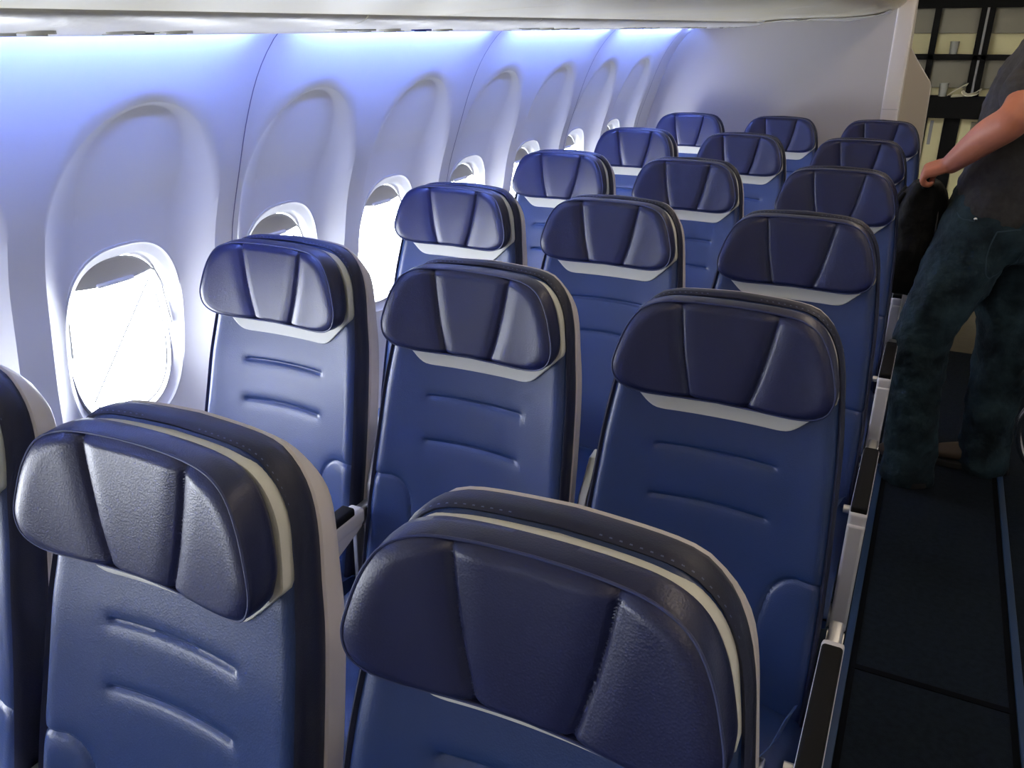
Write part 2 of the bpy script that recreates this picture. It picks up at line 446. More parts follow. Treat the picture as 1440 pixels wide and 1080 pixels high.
def superell(t, a, b, n=2.7):
    c, s = math.cos(t), math.sin(t)
    return (a*math.copysign(abs(c)**(2/n), c), b*math.copysign(abs(s)**(2/n), s))
Y_FRONT, Y_BULK = -1.86, 4.36
NV, NH = 80, 56
def add_bay(mb, yc, y0, y1, zlo=-1.12, zhi=.62, mirror=None):
    per = []
    zs = [zlo + (zhi-zlo)*k/NV for k in range(NV)]
    for k in range(NV): per.append((y1, zlo+(zhi-zlo)*k/NV))
    for k in range(NH): per.append((y1+(y0-y1)*k/NH, zhi))
    for k in range(NV): per.append((y0, zhi+(zlo-zhi)*k/NV))
    for k in range(NH): per.append((y0+(y1-y0)*k/NH, zlo))
    rings = []; K = 44; cross = []
    for (py, pz) in per:
        t = math.atan2((pz-WZC)/1.3, (py-yc)); ey, ez = superell(t, WHW, WHH); ey += yc; ez += WZC
        def find(f):
            lo, hi = 0., 1.
            for _ in range(22):
                m = (lo+hi)/2
                if f(*rec_e(ey+(py-ey)*m-yc, ez+(pz-ez)*m)) > 0: hi = m
                else: lo = m
            return hi
        s1 = min(find(lambda e, k: e-1), .97); s0 = min(find(lambda e, k: e-edge_lo(k)), s1-.012); cross.append((max(s0, .02), s1))
    for k in range(K+1):
        r = []
        for (py, pz), (c0, c1) in zip(per, cross):
            s = c0*(k/24)**1.1 if k <= 24 else (c0+(c1-c0)*(k-24)/10 if k <= 34 else c1+(1-c1)*(k-34)/10)
            t = math.atan2((pz-WZC)/1.3, (py-yc))
            ey, ez = superell(t, WHW, WHH); ey += yc; ez += WZC
            y = ey+(py-ey)*s; z = ez+(pz-ez)*s
            x = wall_x(z) - recess(y-yc, z)
            if mirror is not None: x = mirror - x
            r.append((x, y, z+FZ))
        rings.append(r)
    mb.loft(rings)
bays = [(WY0 + WP*k) for k in range(-5, 7)]
mb = MB()
for yc in bays:
    y0, y1 = yc-WP/2, yc+WP/2
    if yc == bays[-1]: y1 = Y_BULK
    add_bay(mb, yc, y0, y1)
wl = mb.build('wall_left', M['wall']); tag(wl, kind='structure')
XM = 1.92
mb = MB()
for yc in bays:
    y0, y1 = yc-WP/2, yc+WP/2
    if yc == bays[-1]: y1 = Y_BULK
    add_bay(mb, yc, y0, y1, mirror=XM)
wr = mb.build('wall_right', M['wall']); tag(wr, kind='structure')

def make_window(mirror):
    sg = -1 if mirror else 1
    fr = MB(); n = 96; T = [2*math.pi*k/n for k in range(n)]
    def rg(a, b, dx, zc=WZC):
        out = []
        for t in T:
            y, z = superell(t, a, b); xx = wall_x(z+WZC)-.051 + dx
            out.append((sg*xx, y, z+zc+FZ))
        return out
    gx = -.900
    def flat(a, b, x, zc=WZC): return [(sg*x, superell(t, a, b)[0], superell(t, a, b)[1]+zc+FZ) for t in T]
    fr.loft([rg(WHW+.003, WHH+.003, -.006), rg(WHW+.003, WHH+.003, .0035), rg(WHW-.002, WHH-.002, .0035), rg(WHW-.006, WHH-.007, -.004), rg(.146, .209, -.010),
             rg(.141, .203, -.018), rg(.139, .199, -.036), flat(.138, .196, gx)], True)
    f = fr.build('window_1', M['reveal']); tag(f, kind='structure')
    ps = MB(); ps.loft([flat(.139, .197, gx), flat(.110,.150,gx-.001), flat(.02,.03,gx-.0015)], True, False, True); ps.build('pane', M['glass'], f)
    # inner pane retaining line
    rl = MB(); rl.tube([(sg*(gx+.004), superell(t, .122, .176)[0], superell(t, .122, .176)[1]+WZC+FZ-.002) for t in T if not (math.radians(40) < t < math.radians(215))], .0016, 5); rl.build('pane_gasket', M['dark'], f)
    # shade: partly lowered, scooped edge; unseen right side fully closed to block daylight
    sh = MB(); rows = []
    for j in range(7):
        v = j/6; row = []
        for i in range(25):
            u = -1+2*i/24; top = superell(math.acos(max(-1,min(1,u*.999))), .149, .193)[1]
            # solve the opening's upper edge at this y
            yy = u*.137; zt = .195*max(0, 1-abs(u)**2.7)**(1/2.7)
            zb = min(zt, .150 - .014*math.cos(u*math.pi*.5)) if not mirror else -zt
            z = zt+(zb-zt)*v
            row.append((sg*(gx+.010+.006*v), yy, z+WZC+FZ))
        rows.append(row)
    sh.loft(rows, closed=False); o = sh.build('window_shade', M['shade'], f)
    so = o.modifiers.new('thick', 'SOLIDIFY'); so.thickness = .003
    g = MB(); hz = .136 if not mirror else -.15; g.rbox(sg*(gx+.02)-.006, sg*(gx+.02)+.006, -.05, .05, hz+WZC+FZ, hz+.01+WZC+FZ, .004); g.build('shade_handle', M['reveal'], o)
    return f
for side in (0, 1):
    w0 = make_window(side == 1); first = True
    for i, yc in enumerate(bays):
        w = w0 if first else copy_tree(w0); first = False
        w.location = (XM if side else 0, yc, 0)
        w.name = 'window_%d' % (i+1+side*len(bays)); w['kind'] = 'structure'
# panel seams on the left wall
for i, ys in enumerate([.767+WP*(.5+2*k) for k in range(-2, 4)]):
    t = MB()
    zz = [-.9+1.33*k/50 for k in range(51)]
    t.loft([[(wall_x(z)+.0008, ys-.0016, z+FZ) for z in zz], [(wall_x(z)+.0016, ys, z+FZ) for z in zz], [(wall_x(z)+.0008, ys+.0016, z+FZ) for z in zz]], False)
    o = t.build('trim_%d' % (i+1), M['seam']); tag(o, kind='structure')

# daylight enters only through the windows: portals on each opening
def portal(x, y, z, sx, sy, rot):
    l = bpy.data.lights.new('window_portal', 'AREA'); l.shape = 'RECTANGLE'; l.size = sx; l.size_y = sy
    l.cycles.is_portal = True
    o = bpy.data.objects.new('window_portal', l); C.objects.link(o); o.location = (x,y,z); o.rotation_euler = rot; return o
for yc in bays:
    portal(-.907, yc, WZC+FZ, .40, .32, (0, -math.pi/2, 0))
W = bpy.data.worlds.new('overcast_sky'); sc.world = W; W.use_nodes = True
nt = W.node_tree; bg = nt.nodes['Background']; bg.inputs['Color'].default_value = (.87, .91, 1.0, 1); bg.inputs['Strength'].default_value = 22.0

# ------------------------------------------------------------------ mood lights in the gap above the sidewall
for i, k in enumerate(range(-2, 4)):
    ys = .767+WP*(.5+2*k)
    y0, y1 = ys+.075, ys+2*WP-.075
    if y1 > Y_BULK: y1 = Y_BULK-.06
    s = empty('mood_light', (0, (y0+y1)/2, FZ), '', 'light', 'blue mood lights above the window panels')
    L = (y1-y0)/2
    h = MB(); h.prism([(-.5225,.4315),(-.49,.4315),(-.49,.47),(-.5125,.448)], -L, L); h.build('housing', M['plastic_white'], s)
    d = MB(); d.prism([(-.5245,.432),(-.5235,.4315),(-.5145,.4475),(-.5155,.448)], -L, L); d.build('diffuser', M['led'], s, False)
    lab = {0: None}
    s['label'] = ['blue mood light behind the camera, forward part of the cabin', 'blue mood light over a window panel just behind the camera',
                  'blue mood light strip over the big near window at the left edge', 'blue mood light strip over the second and third windows',
                  'blue mood light strip over the fourth and fifth windows', 'short blue mood light strip next to the rear partition'][i]

# ------------------------------------------------------------------ overhead bins and service panels (left side, and mirrored right)
SL = .0050
def zsl(y): return SL*y
def sweep(prof, y0, y1, n, mirror=None):
    rings = []
    for k in range(n+1):
        y = y0+(y1-y0)*k/n
        rings.append([((XM-x) if mirror else x, y, z+zsl(y)+FZ) for x, z in prof])
    return rings
PSU = spline([(-.517,.424),(-.522,.413),(-.510,.409),(-.45,.411),(-.36,.414),(-.27,.417),(-.215,.423),(-.18,.433),(-.172,.445)], 5) + [(-.172,.428+.03),(-.19,.434),(-.49,.430)]
BIN = spline([(-.17,.440),(-.10,.446),(.0,.452),(.12,.455),(.25,.458),(.36,.468),(.43,.485),(.475,.515),(.50,.56),(.505,.65),(.48,.76),(.40,.86),(.30,.90)], 5) + [(-.3,.90),(-.3,.47),(-.165,.47)]
edges = [-1.9, -.02, 1.03, 2.10, 3.13, 4.345]
BL = ['forward cream overhead bin, mostly behind the camera', 'cream overhead bin with its underside in the top left corner', 'cream overhead bin underside over the second row',
      'cream overhead bin underside above the third and fourth rows', 'cream overhead bin reaching the rear partition']
for i in range(5):
    y0, y1 = edges[i]+.0025, edges[i+1]-.0025
    b = empty('overhead_bin', (0, 0, 0), BL[i], 'overhead bin', 'cream overhead bins above the left seats')
    m_ = MB(); m_.loft(sweep(BIN, y0, y1, 14), True, True, True); m_.build('bin_body', M['bin'], b)
    lt = MB(); lt.rbox(.492, .512, (y0+y1)/2-.06, (y0+y1)/2+.06, .585+FZ+zsl(y0), .615+FZ+zsl(y0), .005); lt.build('latch', M['plastic_white'], b)
PL = ['wrapped service panel over the row behind the camera', 'wrapped service panel at the top left corner with two dark slots', 'wrapped service panel above the second row with a blue oval button',
      'wrapped service panel above the third row', 'wrapped service panel above the fourth row', 'wrapped service panel above the fifth row', 'wrapped service panel above the last row, under sagging film']
pedges = [-1.9, -.02, .80, 1.52, 2.32, 3.13, 3.75, 4.345]
def disc(mb, x, y, z, rx, ry, h, n=20):
    mb.loft([[(x+rx*math.cos(2*math.pi*k/n), y+ry*math.sin(2*math.pi*k/n), z+dz) for k in range(n)] for dz in (0, -h)], True, True, True)
for i in range(7):
    y0, y1 = pedges[i]+.002, pedges[i+1]-.002; yc = (y0+y1)/2; zz = .414+FZ+zsl(yc)
    p = empty('service_panel', (0,0,0), PL[i], 'service panel', 'service panels under the bins')
    m_ = MB(); m_.loft(sweep(PSU, y0, y1, 10), True, True, True); m_.build('panel_body', M['psu'], p)
    for k in range(3):
        rl = MB(); disc(rl, -.30-.05*k, yc+.10-.015*k, zz+.003, .020, .026, .0035); l_ = rl.build('reading_light', M['film'], p)
        le = MB(); disc(le, -.30-.05*k, yc+.10-.015*k, zz+.0002, .013, .015, .0025); le.build('lens', M['dark'] if k == 1 else M['lens'], l_)
        nz = MB(); disc(nz, -.28-.06*k, yc-.14, zz+.004, .022, .022, .005); disc(nz, -.28-.06*k, yc-.14, zz-.0005, .012, .012, .003); nz.build('air_nozzle', M['film'], p)
    cb = MB(); disc(cb, -.30, yc+.01, zz+.003, .018, .030, .004); cb.build('call_button', M['lens_blue'] if i in (2,) else M['film'], p)
    om = MB(); om.rbox(-.47, -.27, yc-.33, yc-.20, zz-.001, zz+.006, .002); om.build('mask_door', M['film'], p)
    if i in (1, 2, 4):
        sl = MB(); disc(sl, -.43, yc-.04, zz+.002, .012, .05, .004); sl.build('dark_slot', M['dark'], p)
mb = MB(); mb.loft(sweep(BIN, -1.9, 4.345, 10, True), True, True, True)
tag(mb.build('overhead_bin', M['bin']), 'cream overhead bin above the seats across the aisle, outside the photo', 'overhead bin')
mb = MB(); mb.loft(sweep(PSU, -1.9, 4.345, 10, True), True, True, True)
tag(mb.build('service_panel', M['psu']), 'service panel above the seats across the aisle, outside the photo', 'service panel')
# sagging protective film at the rear end of the bins
mb = MB(); rows = []
for j in range(13):
    v = j/12; row = []
    for i in range(41):
        u = i/40; x = -.16+.60*u; y = 4.05+.24*v
        zb = lerp_tab(sorted([(a,b) for a,b in BIN if -.17 <= a <= .45 and b < .5]), x)
        sag = .012*math.sin(math.pi*u)*(.6+.4*math.sin(9*u+2*v)) * (.4+.6*v)
        row.append((x, y, zb+zsl(y)+FZ-.004-sag-.003*math.sin(23*u+5*v)))
    rows.append(row)
mb.loft(rows, closed=False); o = mb.build('protective_film', M['film']); so = o.modifiers.new('t','SOLIDIFY'); so.thickness = .0012
tag(o, 'creased cream protective film sagging under the last bin near the partition', 'film')

# ------------------------------------------------------------------ ceiling, floor, partitions
mb = MB(); cp = spline([(.28,.90),(.40,.96),(.60,1.00),(.96,1.01),(1.32,1.00),(1.52,.96),(1.64,.90)], 6)
mb.loft([[(x, y, z+FZ) for x,z in cp] for y in (-1.9, 7.6)], False); o = mb.build('ceiling', M['ceiling']); tag(o, kind='structure')
so = o.modifiers.new('t','SOLIDIFY'); so.thickness = .02; so.offset = 1
mb = MB(); mb.box(-.86, 2.78, -1.9, 4.15, -.05, 0); o = mb.build('floor', M['carpet'], None, False); tag(o, kind='structure')
mb = MB(); mb.box(-.86, 2.78, 4.15, 7.6, -.05, 0.001); o = mb.build('floor_rear', M['vinyl'], None, False); tag(o, kind='structure')
for i, x in enumerate((.757, 1.163)):
    mb = MB(); mb.rbox(x-.010, x+.010, -1.8, 4.14, -.002, .007, .003); o = mb.build('trim_%d' % (11+i), M['track']); tag(o, kind='structure')
    e = x+.019 if i == 0 else x-.019
    mb = MB(); mb.box(e-.007, e+.007, -1.8, 4.14, -.002, .0025); o = mb.build('trim_%d' % (13+i), M['carpet_line'], None, False); tag(o, kind='structure')
mb = MB(); mb.box(.772, 1.148, 1.44, 1.458, -.002, .003); o = mb.build('trim_15', M['carpet_line'], None, False); tag(o, kind='structure')

# rear partition cut to the cabin section
poly = [(wall_x(z)-.03, z+FZ) for z in [-1.12+1.74*k/30 for k in range(31)]] + [(.46,.62+FZ),(.46,FZ-1.12)]
mb = MB(); mb.prism(poly, Y_BULK, Y_BULK+.03); o = mb.build('wall_back', M['partition'], None, True); tag(o, kind='structure')
mb = MB(); mb.rbox(.452, .532, Y_BULK-.012, Y_BULK+.045, 0, 1.95, .010, axis='z'); o = mb.build('trim_21', M['post']); tag(o, kind='structure')
mb = MB(); mb.box(.456, .529, Y_BULK-.0135, Y_BULK, 1.166, 1.170); o = mb.build('trim_22', M['partition'], None, False); tag(o, kind='structure')
mb = MB(); mb.prism([(.50,FZ+.62),(.528,FZ+.62),(.535,FZ+.335),(.575,FZ+.275),(.652,FZ+.172),(.660,FZ+.15),(.672,FZ-.30),(.676,0),(.50,0)], 4.58, 4.61)
o = mb.build('wall_aft', M['beige'], None, True, .003); tag(o, kind='structure')
mb = MB(); mb.box(.50, .53, 4.40, 4.58, 0, 2.1); o = mb.build('wall_lavatory', M['beige'], None, False); tag(o, kind='structure')
mb = MB(); mb.box(-.1, -.07, 4.61, 7.5, 0, 2.1); o = mb.build('wall_rear_left', M['beige'], None, False); tag(o, kind='structure')
mb = MB(); mb.box(-.1, 2.1, 7.5, 7.53, 0, 2.2); o = mb.build('wall_rear', M['beige'], None, False); tag(o, kind='structure')
mb = MB(); mb.box(2.0, 2.03, 4.40, 7.5, 0, 2.1); o = mb.build('wall_rear_right', M['beige'], None, False); tag(o, kind='structure')
poly = [(XM-(wall_x(z)-.03), z+FZ) for z in [-1.12+1.74*k/30 for k in range(31)]] + [(1.42,.62+FZ),(1.42,FZ-1.12)]
mb = MB(); mb.prism(poly, Y_BULK, Y_BULK+.03); o = mb.build('wall_back_right', M['partition'], None, True); tag(o, kind='structure')
mb = MB(); mb.box(-.1, 2.03, 4.61, 7.6, 2.11, 2.14); o = mb.build('ceiling_rear', M['ceiling'], None, False); tag(o, kind='structure')
mb = MB(); mb.box(-.86, 2.78, -1.93, -1.9, 0, 2.2); o = mb.build('wall_front', M['partition'], None, False); tag(o, kind='structure')

# cabin lamps in the aisle ceiling
for i in range(6):
    y = -1.4+1.05*i
    s = empty('ceiling_light', (.96, y, FZ+1.0), 'white ceiling lamp above the aisle, %s from the front' % ['first','second','third','fourth','fifth','sixth'][i], 'lamp', 'ceiling lamps above the aisle')
    h = MB(); h.rbox(-.09, .09, -.42, .42, -.012, .004, .004); h.build('frame', M['plastic_white'], s)
    d = MB(); d.box(-.075, .075, -.40, .40, -.0145, -.012); d.build('diffuser', M['lamp'], s, False)
s = empty('galley_light', (.95, 6.1, FZ+.985), 'warm lamp in the galley ceiling', 'lamp')
h = MB(); h.rbox(-.3, .3, -.1, .1, -.012, .004, .004); h.build('frame', M['plastic_white'], s)
d = MB(); d.box(-.28, .28, -.08, .08, -.0145, -.012); d.build('diffuser', M['lamp_galley'], s, False)

# ------------------------------------------------------------------ rear galley
GY = 6.6
g = empty('galley_unit', (.95, GY, 0), 'black framed galley with cream and olive compartments at the end of the aisle', 'galley')
def gp(name, m, x0, x1, y0, y1, z0, z1, bev=.003, parent=g):
    b = MB(); b.box(x0-.95, x1-.95, y0-GY, y1-GY, z0+FZ, z1+FZ); return b.build(name, m, parent, False, bev)
gp('top_beam', M['galley_black'], .0, 1.9, GY, GY+.5, .565, .98)
gp('side_panel', M['galley_black'], .0, .03, GY, GY+.55, -1.12, .6)
gp('side_panel', M['galley_black'], 1.87, 1.9, GY, GY+.55, -1.12, .6)
gp('back_panel', M['galley_grey'], .03, 1.87, GY+.50, GY+.55, -1.0, .6)
for x0, x1 in ((.567,.608),(1.25,1.32)): gp('post', M['galley_black'], x0, x1, GY, GY+.45, -.02, .57)
gp('post', M['galley_black'], .858, .892, GY, GY+.45, -.02, .57); gp('post', M['galley_black'], .908, .945, GY, GY+.45, -.02, .57)
gp('rail', M['galley_rail'], .892, .908, GY+.004, GY+.44, -.02, .57)
gp('shelf', M['galley_black'], .03, 1.87, GY, GY+.45, .225, .262)
for x0, x1 in ((.03,.567),(.608,.858),(.945,1.25),(1.32,1.87)):  # bay fronts in two tones: olive-grey above, cream below
    gp('upper_olive_panel', M['galley_grey'], x0, x1, GY+.06, GY+.085, .40, .565)
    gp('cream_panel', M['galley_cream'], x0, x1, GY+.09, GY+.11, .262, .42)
    gp('lower_olive_panel', M['galley_grey'], x0, x1, GY+.06, GY+.085, .035, .225)
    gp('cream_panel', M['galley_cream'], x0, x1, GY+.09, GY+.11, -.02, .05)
gp('counter', M['galley_black'], .0, 1.9, GY-.10, GY+.45, -.165, -.02, .006)
for x0, x1 in ((.595,.645),(.755,.86),(1.05,1.15),(1.35,1.45)): gp('lower_post', M['galley_black'], x0, x1, GY-.04, GY+.4, -1.12, -.165)
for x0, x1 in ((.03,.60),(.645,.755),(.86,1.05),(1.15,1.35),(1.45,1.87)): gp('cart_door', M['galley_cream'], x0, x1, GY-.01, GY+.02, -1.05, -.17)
gp('latch_plate', M['galley_grey'], .935, 1.045, GY-.018, GY-.008, -.36, -.19)
b = MB(); b.tube([(.985-.95+.03*math.cos(t), -.021, FZ-.235+.03*math.sin(t)) for t in [2*math.pi*k/20 for k in range(20)]], .004, 6, closed=True); b.build('latch_ring', M['shoe'], g)
gp('hinge_plate', M['galley_rail'], .668, .69, GY-.018, GY-.008, -.36, -.19)
gp('toe_kick', M['galley_black'], .0, 1.9, GY+.02, GY+.4, -1.12, -1.05)
def cup(x, y, z, h, r, label):
    b = MB(); n = 20
    R = [(r*.85,0),(r,h*.95),(r,h),(r*.92,h),(r*.78,.006)]
    b.loft([[(rr*math.cos(2*math.pi*k/n), rr*math.sin(2*math.pi*k/n), zz) for k in range(n)] for rr, zz in R], True, True, True)
    o = b.build('cup', M['cup']); o.location = (x,y,z); tag(o, label, 'cup', 'grey cups in the galley'); return o
cup(.730, GY+.04, FZ+.2625, .085, .030, 'grey cup standing on the upper galley shelf')
cup(.712, GY-.03, FZ-.0195, .090, .030, 'grey cup standing on the black galley counter')
b = MB(); pts = spline([(-.07,.0,.012),(-.02,.0,.04),(.02,.02,.055),(.0,.0,.03),(.03,-.02,.014),(.08,.0,.02),(.09,.02,.035),(.05,.03,.016),(-.03,-.02,.010),(-.05,-.03,.010)], 6)
rings = []
for i, p in enumerate(pts): rings.append([(p[0]-.004, p[1]-.016, p[2]-.003),(p[0]+.004, p[1]+.016, p[2]+.003),(p[0]+.006, p[1]+.016, p[2]+.007),(p[0]-.002, p[1]-.016, p[2]+.001)])
b.loft(rings, True, True, True); o = b.build('plastic_strap', M['strap']); o.location = (.835, GY-.055, FZ-.0312); o.scale = (1.25, 1.25, 1.7)
tag(o, 'crumpled off-white plastic strap lying on the black galley counter', 'strap')

# ------------------------------------------------------------------ chrome tube of the seat across the aisle
t = MB(); pts = spline([(1.28,2.50,.0),(1.275,2.50,.08),(1.225,2.50,.155),(1.172,2.50,.23),(1.147,2.50,.31),(1.152,2.50,.37),(1.185,2.50,.43),(1.26,2.50,.46),(1.35,2.50,.46),(1.41,2.50,.40),(1.42,2.50,.0)], 6)
t.tube(pts, .011, 12); f_ = empty('seat_frame', (0,0,0), 'polished metal seat frame tube across the aisle at the right edge', 'seat frame'); t.build('tube', M['chrome'], f_)
q = MB(); q.rbox(1.255, 1.305, 2.47, 2.53, 0, .012, .004, axis='z'); q.build('foot_plate', M['metal'], f_); q = MB(); q.rbox(1.395, 1.445, 2.47, 2.53, 0, .012, .004, axis='z'); q.build('foot_plate', M['metal'], f_)

# ------------------------------------------------------------------ standing person and backpack
def V(*a): return Vector(a)
def limb(mb, pts, rad, n=20, k=5, flat=None):
    """smooth tapering limb through pts with round ends"""
    P = spline([(*p, r) for p, r in zip(pts, rad)], k)
    mb.tube([p[:3] for p in P], [p[3] for p in P], n)
    for p, r in ((P[0][:3], P[0][3]), (P[-1][:3], P[-1][3])): mb.ellipsoid(p, (r, r, r), n, 10)
def stack(mb, secs, n=36, k=5, e=2.3):
    """horizontal superelliptic sections: (cx, cy, cz, rx, ry)"""
    S = spline(secs, k); rings = []
    for cx, cy, cz, rx, ry in S:
        rings.append([(cx+superell(2*math.pi*i/n, rx, ry, e)[0], cy+superell(2*math.pi*i/n, rx, ry, e)[1], cz) for i in range(n)])
    mb.loft(rings, True, True, True)
_tex = {}
def cloth_tex(size, depth=2):
    key = (size, depth)
    if key not in _tex:
        t = bpy.data.textures.new('cloth_folds', 'CLOUDS'); t.noise_scale = size; t.noise_depth = depth; _tex[key] = t
    return _tex[key]
def blob(mb, name, m, parent, voxel, smooth=6, fold=None):
    o = mb.build(name, m, parent)
    r = o.modifiers.new('skin_surface', 'REMESH'); r.mode = 'VOXEL'; r.voxel_size = voxel; r.use_smooth_shade = True
    s = o.modifiers.new('soften', 'SMOOTH'); s.iterations = smooth; s.factor = .5
    if fold:
        for size, st in fold:
            d = o.modifiers.new('folds', 'DISPLACE'); d.texture = cloth_tex(size); d.strength = st; d.mid_level = .5; d.texture_coords = 'LOCAL'
    return o
PB = (.95, 2.70, 0)
per = empty('person', PB, 'person in charcoal t-shirt and jeans standing in the aisle, holding a black backpack', 'person')
def L(p): return (p[0]-PB[0], p[1]-PB[1], p[2]+FZ)          # measured heights start at the stitch line
def LL(ps): return [L(p) for p in ps]
l_hip, l_knee, l_ank = (.915,2.615,-.19), (.812,2.565,-.56), (.848,2.60,-1.03)
r_hip, r_knee, r_ank = (1.005,2.79,-.19), (1.075,2.795,-.60), (1.095,2.80,-1.04)
l_sh, l_el, l_wr = (.985,2.545,.335), (.925,2.375,.185), (.790,2.56,.026)
r_sh, r_el, r_wr = (1.03,2.88,.335), (1.10,2.93,.06), (1.06,2.90,-.17)
# body: one continuous surface
b = MB()
limb(b, LL([l_hip, l_knee, l_ank, (.848,2.60,-1.06)]), [.085,.055,.038,.04]); limb(b, LL([r_hip, r_knee, r_ank, (1.095,2.80,-1.07)]), [.085,.055,.038,.04])
stack(b, [(*L((.955,2.70,-.22)),.09,.14),(*L((.95,2.70,-.08)),.105,.145),(*L((.965,2.70,.10)),.10,.14),(*L((.985,2.705,.27)),.105,.165),(*L((1.0,2.71,.36)),.08,.15),(*L((1.0,2.71,.40)),.055,.07)])
limb(b, LL([(1.005,2.71,.36),(1.01,2.713,.44),(1.015,2.715,.50)]), [.062,.056,.058])
limb(b, LL([l_sh, (.958,2.455,.26), l_el, (.868,2.44,.125), l_wr]), [.060,.055,.050,.049,.031])
limb(b, LL([r_sh, (1.07,2.91,.20), r_el, (1.085,2.918,-.05), r_wr]), [.058,.050,.043,.042,.029])
# head
hc = Vector(L((1.005,2.715,.605)))
b.ellipsoid(hc+V(.012,0,.02), (.097,.076,.105), 28, 18); b.ellipsoid(hc+V(-.030,0,-.045), (.062,.056,.068), 24, 14); b.ellipsoid(hc+V(-.055,0,-.092), (.030,.032,.022), 18, 12)
b.ellipsoid(hc+V(-.083,0,.012), (.016,.050,.014), 18, 10)
limb(b, [hc+V(-.088,0,.008), hc+V(-.103,0,-.022), hc+V(-.106,0,-.034)], [.009,.011,.013], 12, 4)
for s_ in (-1,1):
    b.ellipsoid(hc+V(-.098,s_*.012,-.036), (.010,.009,.008), 12, 8); b.ellipsoid(hc+V(-.066,s_*.042,-.018), (.024,.020,.020), 14, 10)
    b.ellipsoid(hc+V(.012,s_*.079,-.008), (.020,.008,.032), 14, 10)
# hands
def hand(b, wr, f, lat, grip):
    wr = Vector(L(wr)); f = Vector(f).normalized(); lat = (Vector(lat)-f*Vector(lat).dot(f)).normalized(); n = f.cross(lat)
    if n.z < 0: n = -n
    for t in (-.026,-.009,.009,.026):
        limb(b, [wr+lat*t*.55, wr+f*.035+lat*t*.85, wr+f*.068+lat*t], [.019,.017,.0145], 14, 4)
    lens = {-.026:1.0,-.009:1.08,.009:1.02,.026:.85}
    for t, q in lens.items():
        k0 = wr+f*.072+lat*t+n*.002
        d1, d2, d3 = (f*.55-n*.84, -f*.45-n*.89, -f*.95+n*.25) if grip else (f*.85-n*.5, f*.55-n*.83, f*.15-n*.98)
        k1 = k0+d1*.034*q; k2 = k1+d2*.023*q; k3 = k2+d3*.018*q
        limb(b, [k0, k1, k2, k3], [.0105,.0095,.0085,.0078], 12, 4); b.ellipsoid(k0, (.0118,.0118,.0118), 12, 8)
    t0 = wr+f*.012-lat*.022-n*.006; t1 = t0+f*.026-lat*.012-n*.014; t2 = t1+f*.026-n*.018+lat*.004; t3 = t2+f*.018-n*.016+lat*.006
    limb(b, [t0,t1,t2,t3], [.016,.0125,.0105,.0085], 12, 4)
hand(b, l_wr, (-.86,.10,-.34), (-.10,-.93,-.34), True)
hand(b, r_wr, (-.15,-.05,-1), (1,.2,0), False)
body = blob(b, 'body', M['skin'], per, .0055, 4)
for s_ in (-1,1):
    e = MB(); e.ellipsoid(hc+V(-.079,s_*.031,0), (.010,.013,.010), 14, 10); eo = e.build('eye', M['eye'], body)
    e = MB(); e.ellipsoid(hc+V(-.087,s_*.031,-.002), (.003,.005,.005), 12, 8); e.build('iris', M['iris'], eo)
e = MB(); limb(e, [hc+V(-.088,-.022,-.066), hc+V(-.0955,0,-.064), hc+V(-.088,.022,-.066)], [.004,.0065,.004], 10, 5); e.build('mouth', M['lips'], body)
h = MB(); h.ellipsoid(hc+V(.020,0,.035), (.100,.082,.100), 28, 18); h.ellipsoid(hc+V(.055,0,-.02), (.055,.068,.06), 20, 12); blob(h, 'hair', M['hair'], per, .008, 3)
# jeans
j = MB()
limb(j, LL([(.935,2.62,-.16), l_hip, (.865,2.585,-.36), l_knee, (.825,2.575,-.80), l_ank, (.850,2.60,-1.085)]), [.115,.122,.112,.092,.086,.092,.097], 24)
limb(j, LL([(.99,2.78,-.16), r_hip, (1.045,2.79,-.38), r_knee, (1.085,2.80,-.85), r_ank, (1.097,2.80,-1.085)]), [.115,.124,.112,.094,.087,.088,.092], 24)
stack(j, [(*L((.965,2.70,-.28)),.13,.16),(*L((.960,2.70,-.18)),.152,.195),(*L((.955,2.70,-.10)),.142,.182),(*L((.955,2.70,-.06)),.136,.172)])
jeans = blob(j, 'jeans', M['jeans'], per, .011, 8, [(.10,.030),(.04,.014)])
pk = MB(); z0 = -.17
def on_jeans(p): return L(p)
for a in ([(.955,2.502,-.165),(.94,2.497,-.23),(.945,2.497,-.295),(.99,2.507,-.32),(1.04,2.53,-.285),(1.05,2.535,-.165),(.955,2.502,-.165)],):
    pk.tube(spline(LL(a), 4), .0022, 6)
pk.tube(spline(LL([(.826,2.540,-.115),(.85,2.512,-.135),(.885,2.495,-.13)]), 5), .0022, 6)
po = pk.build('pocket_seam', M['denim_seam'], jeans); sw = po.modifiers.new('on_cloth', 'SHRINKWRAP'); sw.target = jeans; sw.wrap_method = 'NEAREST_SURFACEPOINT'; sw.wrap_mode = 'ABOVE_SURFACE'; sw.offset = .002
rv = MB(); rv.ellipsoid(L((.888,2.488,-.128)), (.006,.004,.006), 12, 8); rv.build('rivet', M['chrome'], jeans)
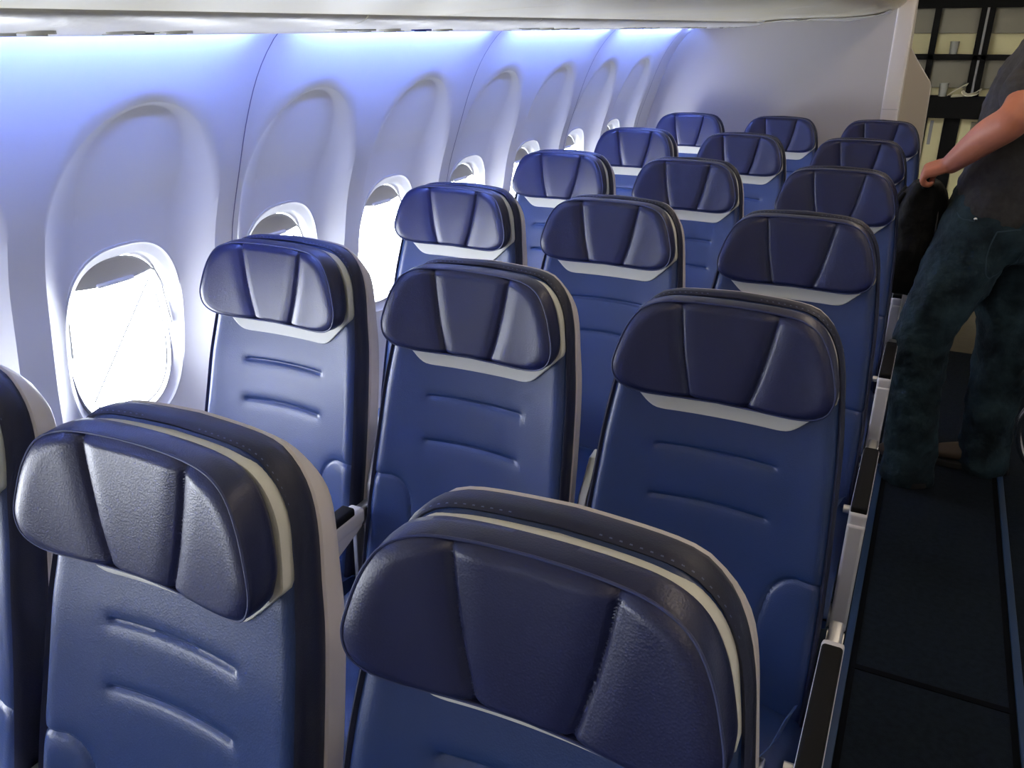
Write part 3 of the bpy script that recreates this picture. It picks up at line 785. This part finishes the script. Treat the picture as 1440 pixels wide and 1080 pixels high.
# shirt
s = MB()
stack(s, [(*L((.955,2.70,-.155)),.142,.192),(*L((.955,2.70,-.10)),.140,.188),(*L((.972,2.70,.06)),.130,.172),(*L((.985,2.70,.20)),.134,.182),(*L((1.0,2.705,.30)),.122,.185),(*L((1.005,2.71,.37)),.092,.150),(*L((1.0,2.71,.405)),.068,.075)])
limb(s, LL([(1.0,2.60,.345), l_sh, (.963,2.47,.265), (.957,2.452,.245)]), [.09,.082,.078,.080]); limb(s, LL([(1.02,2.82,.345), r_sh, (1.072,2.912,.19)]), [.09,.080,.075])
shirt = blob(s, 'shirt', M['shirt'], per, .010, 6, [(.09,.022),(.035,.008)])
for pts, turn in (((.848,2.60), (-.55,.84)), ((1.10,2.80), (-1.0,-.02))):
    d = Vector((turn[0], turn[1], 0)).normalized(); w = Vector((-d.y, d.x, 0)); c = Vector(L((pts[0], pts[1], -1.12)))
    f_ = MB(); rings = []
    for t, hw, hh in ((-.085,.028,.075),(-.06,.038,.095),(0,.042,.105),(.06,.043,.078),(.11,.046,.062),(.155,.040,.050),(.178,.020,.034)):
        rings.append([tuple(c+d*t+w*(hw*math.cos(a))+Vector((0,0,.022+hh*.5+hh*.5*math.sin(a)))) for a in [2*math.pi*i/20 for i in range(20)]])
    f_.loft(rings, True, True, True); so = f_.build('shoe', M['shoe'], per, True, 0, 1)
    f_ = MB(); R0 = []
    prof = [(-.092,.02),(-.085,.034),(-.04,.042),(.05,.045),(.11,.049),(.16,.042),(.185,.018)]
    ol = [c+d*t+w*hw for t, hw in prof]+[c+d*t-w*hw for t, hw in reversed(prof)]
    f_.loft([[tuple(p+Vector((0,0,z))) for p in ol] for z in (.001,.026)], True, True, True); f_.build('sole', M['sole'], so, True, .004)

# backpack hanging from the person's hand
BP = (.722, 2.730, 0)
bag = empty('backpack', (BP[0], BP[1], FZ-.44), 'black backpack held by its top handle beside the fourth-row aisle seat', 'backpack')
def B(x, y, z): return (x, y, z)
m_ = MB()
stack(m_, [(0.0,.0,.0,.055,.09),(0.0,.0,.03,.074,.115),(0,0,.15,.080,.125),(0.01,0,.27,.080,.122),(.012,-.02,.34,.068,.11),(.01,-.06,.392,.040,.07)], 36, 5, 3.0)
blob(m_, 'bag_body', M['bag'], bag, .009, 5, [(.07,.022)])
m_ = MB(); stack(m_, [(.035,.01,.03,.03,.08),(.04,.01,.06,.038,.09),(.04,.01,.17,.038,.09),(.035,.01,.205,.025,.075)], 30, 4, 3.0)
blob(m_, 'front_pocket', M['bag'], bag, .009, 4, [(.05,.012)])
m_ = MB(); m_.tube(spline([(.0,-.10,.36),(.006,-.150,.40),(.010,-.175,.425),(.010,-.155,.436),(.006,-.105,.42),(.0,-.05,.375)], 6), .007, 10); m_.build('top_handle', M['bag'], bag)
for yy in (-.07, .06):
    m_ = MB(); m_.tube(spline([(-.05,yy,.35),(-.080,yy,.29),(-.088,yy+.01,.18),(-.078,yy+.03,.07),(-.06,yy+.02,.03)], 6), .010, 10); m_.build('shoulder_strap', M['bag'], bag)
m_ = MB(); m_.tube(spline([(.060,-.108,.10),(.062,-.110,.24),(.050,-.105,.335),(.0,-.09,.385)], 6), .003, 6); m_.build('zipper', M['zip'], bag)


# ------------------------------------------------------------------ camera
FPX = 1164.05
R_ = Vector((0.8957,0.4446,-0.0021)); D_ = Vector((0.1723,-0.3516,-0.9202)); F_ = Vector((-0.4098,0.8239,-0.3915))
F_.normalize(); R_ = (R_-F_*R_.dot(F_)).normalized(); U_ = R_.cross(F_)
cam = bpy.data.cameras.new('camera'); co = bpy.data.objects.new('camera', cam); C.objects.link(co)
co.matrix_world = Matrix(((R_.x,U_.x,-F_.x,.73845),(R_.y,U_.y,-F_.y,-.48293),(R_.z,U_.z,-F_.z,.41645+FZ),(0,0,0,1)))
cam.sensor_fit = 'HORIZONTAL'; cam.sensor_width = 36; cam.lens = FPX/1440*36; cam.clip_start = .02
sc.camera = co
vs = sc.view_settings; vs.view_transform = 'Standard'; vs.look = 'None'; vs.gamma = 1; vs.use_curve_mapping = False; vs.exposure = 0.12
sc.cycles.max_bounces = 10; sc.cycles.diffuse_bounces = 6; sc.cycles.sample_clamp_indirect = 8
